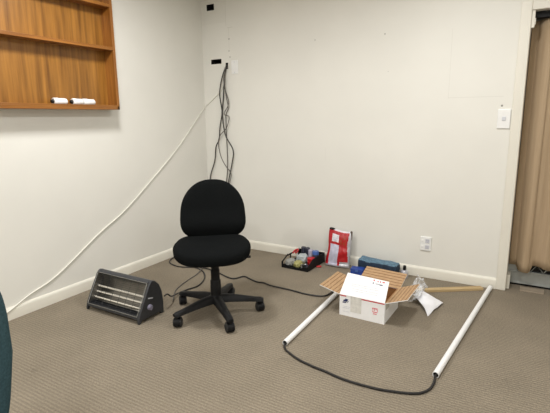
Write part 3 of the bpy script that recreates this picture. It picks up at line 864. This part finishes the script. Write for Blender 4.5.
# ------------------------------------------------------------------ black tray with tools
def tray():
    r = empty('tool_tray', (1.058, -.350, 0), radians(-2))
    W, D, H = .258, .322, .088; t = .006
    bm = BM(); box2(bm, (0, 0, 0), (W, D, .006)); obj('base', bm, 'black_plastic', r, bevel=.001)
    bm = BM(); box2(bm, (0, D-t, .006), (W, D, H)); obj('back_wall', bm, 'black_plastic', r, bevel=.001)
    # right side: solid, sloping down to the front
    bm = BM()
    def side(x, pts):
        A = ring(bm, [(x, y, z) for y, z in pts]); B_ = ring(bm, [(x+t, y, z) for y, z in pts])
        bridge(bm, A, B_); bm.faces.new(A[::-1]); bm.faces.new(B_)
    side(W-t, [(0, .006), (D-t, .006), (D-t, H), (.10, H), (.0, .042)])
    obj('side_wall', bm, 'black_plastic', r, bevel=.001)
    # left side: an open frame
    bm = BM()
    box2(bm, (0, 0, .006), (t, .022, .056)); box2(bm, (0, D-.03, .006), (t, D-t, H))
    box(bm, (t/2, .060, .071), (t, .095, .012), Matrix.Rotation(radians(24), 3, 'X').to_quaternion())
    box2(bm, (0, .10, H-.012), (t, D-t, H)); box2(bm, (0, 0, .006), (t, D-t, .018)); box2(bm, (0, .145, .006), (t, .158, H))
    obj('side_wall', bm, 'black_plastic', r, bevel=.001)
    bm = BM(); box2(bm, (t, 0, .006), (W-t, t, .020)); box2(bm, (W-.055, -.001, .006), (W-t, .012, .040)); box2(bm, (t, 0, .006), (.03, .010, .034))
    obj('front_lip', bm, 'black_plastic', r, bevel=.001)
    tag(r, 'black open-fronted tray full of tools on the carpet by the back wall', 'tray')
    Mw = Matrix.Translation(r.location) @ Matrix.Rotation(radians(-2), 4, 'Z')
    def at(x, y, z): return Mw @ Vector((x, y, z))
    G = 'things in the tool tray'
    def blob(name, c, s, m, label, cat, seed, amp=.22):
        bm = BM(); bmesh.ops.create_icosphere(bm, subdivisions=4, radius=1)
        for v in bm.verts:
            p = v.co.copy(); q = Vector([math.copysign(abs(a)**.72, a) for a in p])
            q *= 1+amp*noise.noise(p*2.1+Vector((seed, 0, 0)))+amp*.5*noise.noise(p*5+Vector((0, seed, 0)))
            v.co = Vector((q.x*s[0], q.y*s[1], max(q.z, -.96)*s[2]))
        o = obj(name, bm, m, loc=at(*c), smooth=180); tag(o, label, cat, G); return o
    blob('folded_pouch', (.052, .070, .036), (.038, .050, .029), 'grey_cloth', 'grey pouch in the front left of the black tray', 'pouch', 1.3)
    blob('parts_bag', (.112, .172, .048), (.050, .046, .041), 'clear_bag', 'cloudy plastic bag in the middle of the black tray', 'bag', 4.1)
    def drum(name, c, rr, h, m, lidm, label, cat, tilt=(0, 0, 0), band=None):
        e = empty(name, at(*c)); e.rotation_euler = tilt
        bm = BM(); lathe(bm, [(0, 0), (rr*.94, 0), (rr, .004), (rr, h*.72), (rr*.97, h*.74), (0, h*.74)], 22); obj('body', bm, m, e, smooth=40)
        bm = BM(); lathe(bm, [(0, h*.74), (rr*1.04, h*.74), (rr*1.04, h*.96), (rr*.95, h), (0, h)], 22); obj('lid', bm, lidm, e, smooth=40)
        tag(e, label, cat, G); return e
    blob('yellow_bag', (.132, .062, .034), (.032, .046, .027), 'olive', 'yellow-green bag at the front middle of the black tray', 'bag', 9.2, .3)
    drum('tub', (.212, .150, .0075), .034, .070, 'red', 'red', 'red tub by the right side of the black tray', 'tub')
    drum('tub', (.216, .226, .0075), .028, .112, 'slate', 'sky_blue', 'blue-lidded tub in the back right of the black tray', 'tub')
    drum('tub', (.164, .236, .0075), .023, .112, 'lilac', 'lilac', 'pale lilac tub beside the blue-lidded one in the tray', 'tub')
    drum('tub', (.117, .262, .0075), .021, .118, 'slate', 'slate', 'dark round-topped tub, right of its twin at the tray back', 'tub')
    drum('tub', (.072, .268, .0075), .021, .118, 'slate', 'slate', 'dark round-topped tub, left of its twin at the tray back', 'tub')
    # pliers: two red grips and a steel head, leaning on the left back corner
    e = empty('pliers', at(.030, .235, .105)); e.rotation_euler = (0, 0, radians(100))
    for s in (-1, 1):
        bm = BM(); tube(bm, [(.0, s*.004, 0), (-.03, s*.013, .0), (-.075, s*.014, -.002), (-.10, s*.010, -.004)], .0075, 10); obj('grip', bm, 'red', e, smooth=60)
    bm = BM(); pillow(bm, [(.0, -.010), (.05, -.003), (.052, .003), (0, .010), (-.012, .007), (-.012, -.007)], .009, 4, 4, lambda v: Vector((v.x+.004, v.y, v.z))); obj('jaw', bm, 'steel', e, smooth=40)
    tag(e, 'red-handled pliers across the back left edge of the tray', 'pliers', G)
    # steel sockets and a black driver at the front
    for k, (x, y, rr, h, lab) in enumerate(((.186, .032, .015, .040, 'small steel socket at the tray front, nearest the yellow bag'), (.190, .088, .019, .056, 'taller steel socket standing behind the small one in the tray'))):
        bm = BM(); lathe(bm, [(0, 0), (rr, 0), (rr, h*.55), (rr*.86, h*.6), (rr*.86, h), (rr*.55, h), (rr*.55, h*.5), (0, h*.5)], 20)
        o = obj('steel_socket', bm, 'steel', loc=at(x, y, .0065), smooth=35); tag(o, lab, 'socket', G)
    e = empty('screwdriver', at(.225, .020, .022)); e.rotation_euler = (0, 0, radians(96))
    bm = BM(); cyl(bm, (.07, 0, 0), (.14, 0, 0), .003, n=10); obj('shaft', bm, 'steel', e, smooth=40)
    bm = BM(); lathe(bm, [(0, 0), (.009, .002), (.0105, .02), (.008, .045), (.0105, .062), (.006, .074), (0, .075)], 16, Matrix.Rotation(pi/2, 4, 'Y')); obj('handle', bm, 'slate', e, smooth=40)
    tag(e, 'dark-handled screwdriver lying at the right front of the tray', 'screwdriver', G)
tray()
bm = BM(); pillow(bm, superell(.024, .012, 2.4, 24), .016, 2.4, 6, lambda v: Vector((v.x, v.y, v.z+.008)))
tag(obj('red_clip', bm, 'red', loc=(1.345, -.20, 0), rot=(0, 0, .6), smooth=180), 'tiny red piece on the carpet between the tray and the red bag', 'clip')

# ------------------------------------------------------------------ blue things by the skirting
def blue_case():
    r = empty('tool_roll', (1.840, -.098, 0), radians(-3))
    bm = BM()
    # rounded bar of soft cloth: lofted rounded-square sections
    n = 32; prev = None; Lx = .345
    for k in range(41):
        u = k/40; x = (u-.5)*Lx
        e = min(1, (min(u, 1-u)/.05+.0))**.5 if min(u, 1-u) < .05 else 1
        sc = .35+.65*e
        sec = []
        for i in range(n):
            t = 2*pi*i/n
            y = math.copysign(abs(cos(t))**(2/4.2), cos(t))*.058*sc; z = math.copysign(abs(sin(t))**(2/4.2), sin(t))*.058*sc
            nn = noise.noise(Vector((x*14, y*25, z*25)))*.006
            sec.append((x, y*(1+nn*6), 0.060+z+nn*(1 if z > 0 else 0)-.006*u))
        R_ = ring(bm, sec)
        if prev: bridge(bm, prev, R_)
        else: bm.faces.new(R_[::-1])
        prev = R_
    bm.faces.new(prev)
    for f in bm.faces:
        f.normal_update()
    bmesh.ops.recalc_face_normals(bm, faces=bm.faces[:])
    for f in bm.faces: f.material_index = 0 if f.normal.z > .45 else 1  # upward faces get the lit tone, the rest the shaded one
    obj('cloth', bm, ['denim', 'denim_dark'], r, smooth=180)
    bm = BM(); box2(bm, (-.13, -.061, .046), (.13, -.056, .054)); obj('seam', bm, 'denim_dark', r, bevel=.002)
    tag(r, 'long blue-grey cloth roll lying against the skirting behind the box', 'tool roll')
blue_case()
def blue_box():
    r = empty('blue_box', (1.700, -.212, 0), radians(6))
    obj('body', one_box((-.052, -.036, 0), (.052, .040, .044)), 'navy', r, bevel=.005)
    obj('lid', one_box((-.054, -.038, .044), (.054, .042, .058)), 'navy', r, bevel=.005)
    obj('latch', one_box((-.012, -.041, .036), (.012, -.037, .052)), 'sky_blue', r, bevel=.001)
    tag(r, 'small navy blue box behind the flaps, left of the cloth roll', 'box')
blue_box()
def jar():
    r = empty('small_jar', (2.052, -.095, 0)); r.scale = (1.15, 1.15, 1.35)
    bm = BM(); lathe(bm, [(0, 0), (.024, 0), (.027, .004), (.027, .036), (.022, .044), (.012, .048), (0, .048)], 22); obj('body', bm, 'bag_silver', r, smooth=40)
    bm = BM(); lathe(bm, [(0, .048), (.011, .048), (.012, .052), (.010, .074), (0, .076)], 18); obj('cap', bm, 'black_plastic', r, smooth=40)
    tag(r, 'small pale jar with black cap at the right end of the cloth roll', 'jar')
jar()

# ------------------------------------------------------------------ lights: square panels on the ceiling; the later ones are added fill
def batten(x, y, power):
    r = empty('ceiling_light', (x, y, RZ-.03))
    obj('frame', one_box((-.17, -.17, .008), (.17, .17, .03)), 'plastic_white', r, bevel=.004)
    obj('diffuser', one_box((-.15, -.15, .002), (.15, .15, .010)), emit_mat('lit_diffuser', (1, .98, .94), 2.0), r, bevel=.002)
    ld = bpy.data.lights.new('panel_light', 'AREA'); ld.shape = 'RECTANGLE'; ld.size = .28; ld.size_y = .28; ld.energy = power; ld.color = (1, .995, .983)
    lo = bpy.data.objects.new('panel_light', ld); COL.objects.link(lo); lo.parent = r; lo.location = (0, 0, 0)
    return r
tag(batten(2.42, -1.22, 21), 'square white ceiling light above the cardboard box', 'ceiling light', 'ceiling lights')
tag(batten(.85, -1.75, 26), 'square white ceiling light above the heater', 'ceiling light', 'ceiling lights')
tag(batten(2.42, -3.95, 33), 'square white ceiling light behind the photographer', 'ceiling light', 'ceiling lights')  # unseen panel added as general fill from behind the camera
tag(batten(.85, -3.95, 24), 'square white ceiling light at the far left behind the photographer', 'ceiling light', 'ceiling lights')  # another unseen panel added for fill, at the back left

tag(batten(3.98, -2.6, 17), 'square white ceiling light at the right of the room beyond the frame', 'ceiling light', 'ceiling lights')  # unseen panel added to brighten the right end of the back wall

w = bpy.data.worlds.new('night'); scn.world = w; w.use_nodes = True
w.node_tree.nodes['Background'].inputs['Color'].default_value = (.01, .012, .016, 1)
w.node_tree.nodes['Background'].inputs['Strength'].default_value = .3

# ------------------------------------------------------------------ camera
cd = bpy.data.cameras.new('camera'); cam = bpy.data.objects.new('camera', cd); COL.objects.link(cam)
a, b_, c_ = -.5308, .1992, -.0113
F = Vector((sin(a)*cos(b_), cos(a)*cos(b_), -sin(b_)))
Rr = F.cross(Vector((0, 0, 1))).normalized(); U = Rr.cross(F)
rr = Rr*cos(c_)+U*sin(c_); uu = -Rr*sin(c_)+U*cos(c_)
mw = Matrix((rr, uu, -F)).transposed().to_4x4(); mw.translation = Vector((2.8707, -3.5381, 1.28))
cam.matrix_world = mw
cd.sensor_fit = 'HORIZONTAL'; cd.sensor_width = 36; cd.lens = 441.837/550*36; cd.clip_start = .02
scn.camera = cam
vs = scn.view_settings
vs.view_transform = 'Standard'; vs.look = 'None'; vs.gamma = 1; vs.use_curve_mapping = False; vs.exposure = 0.0
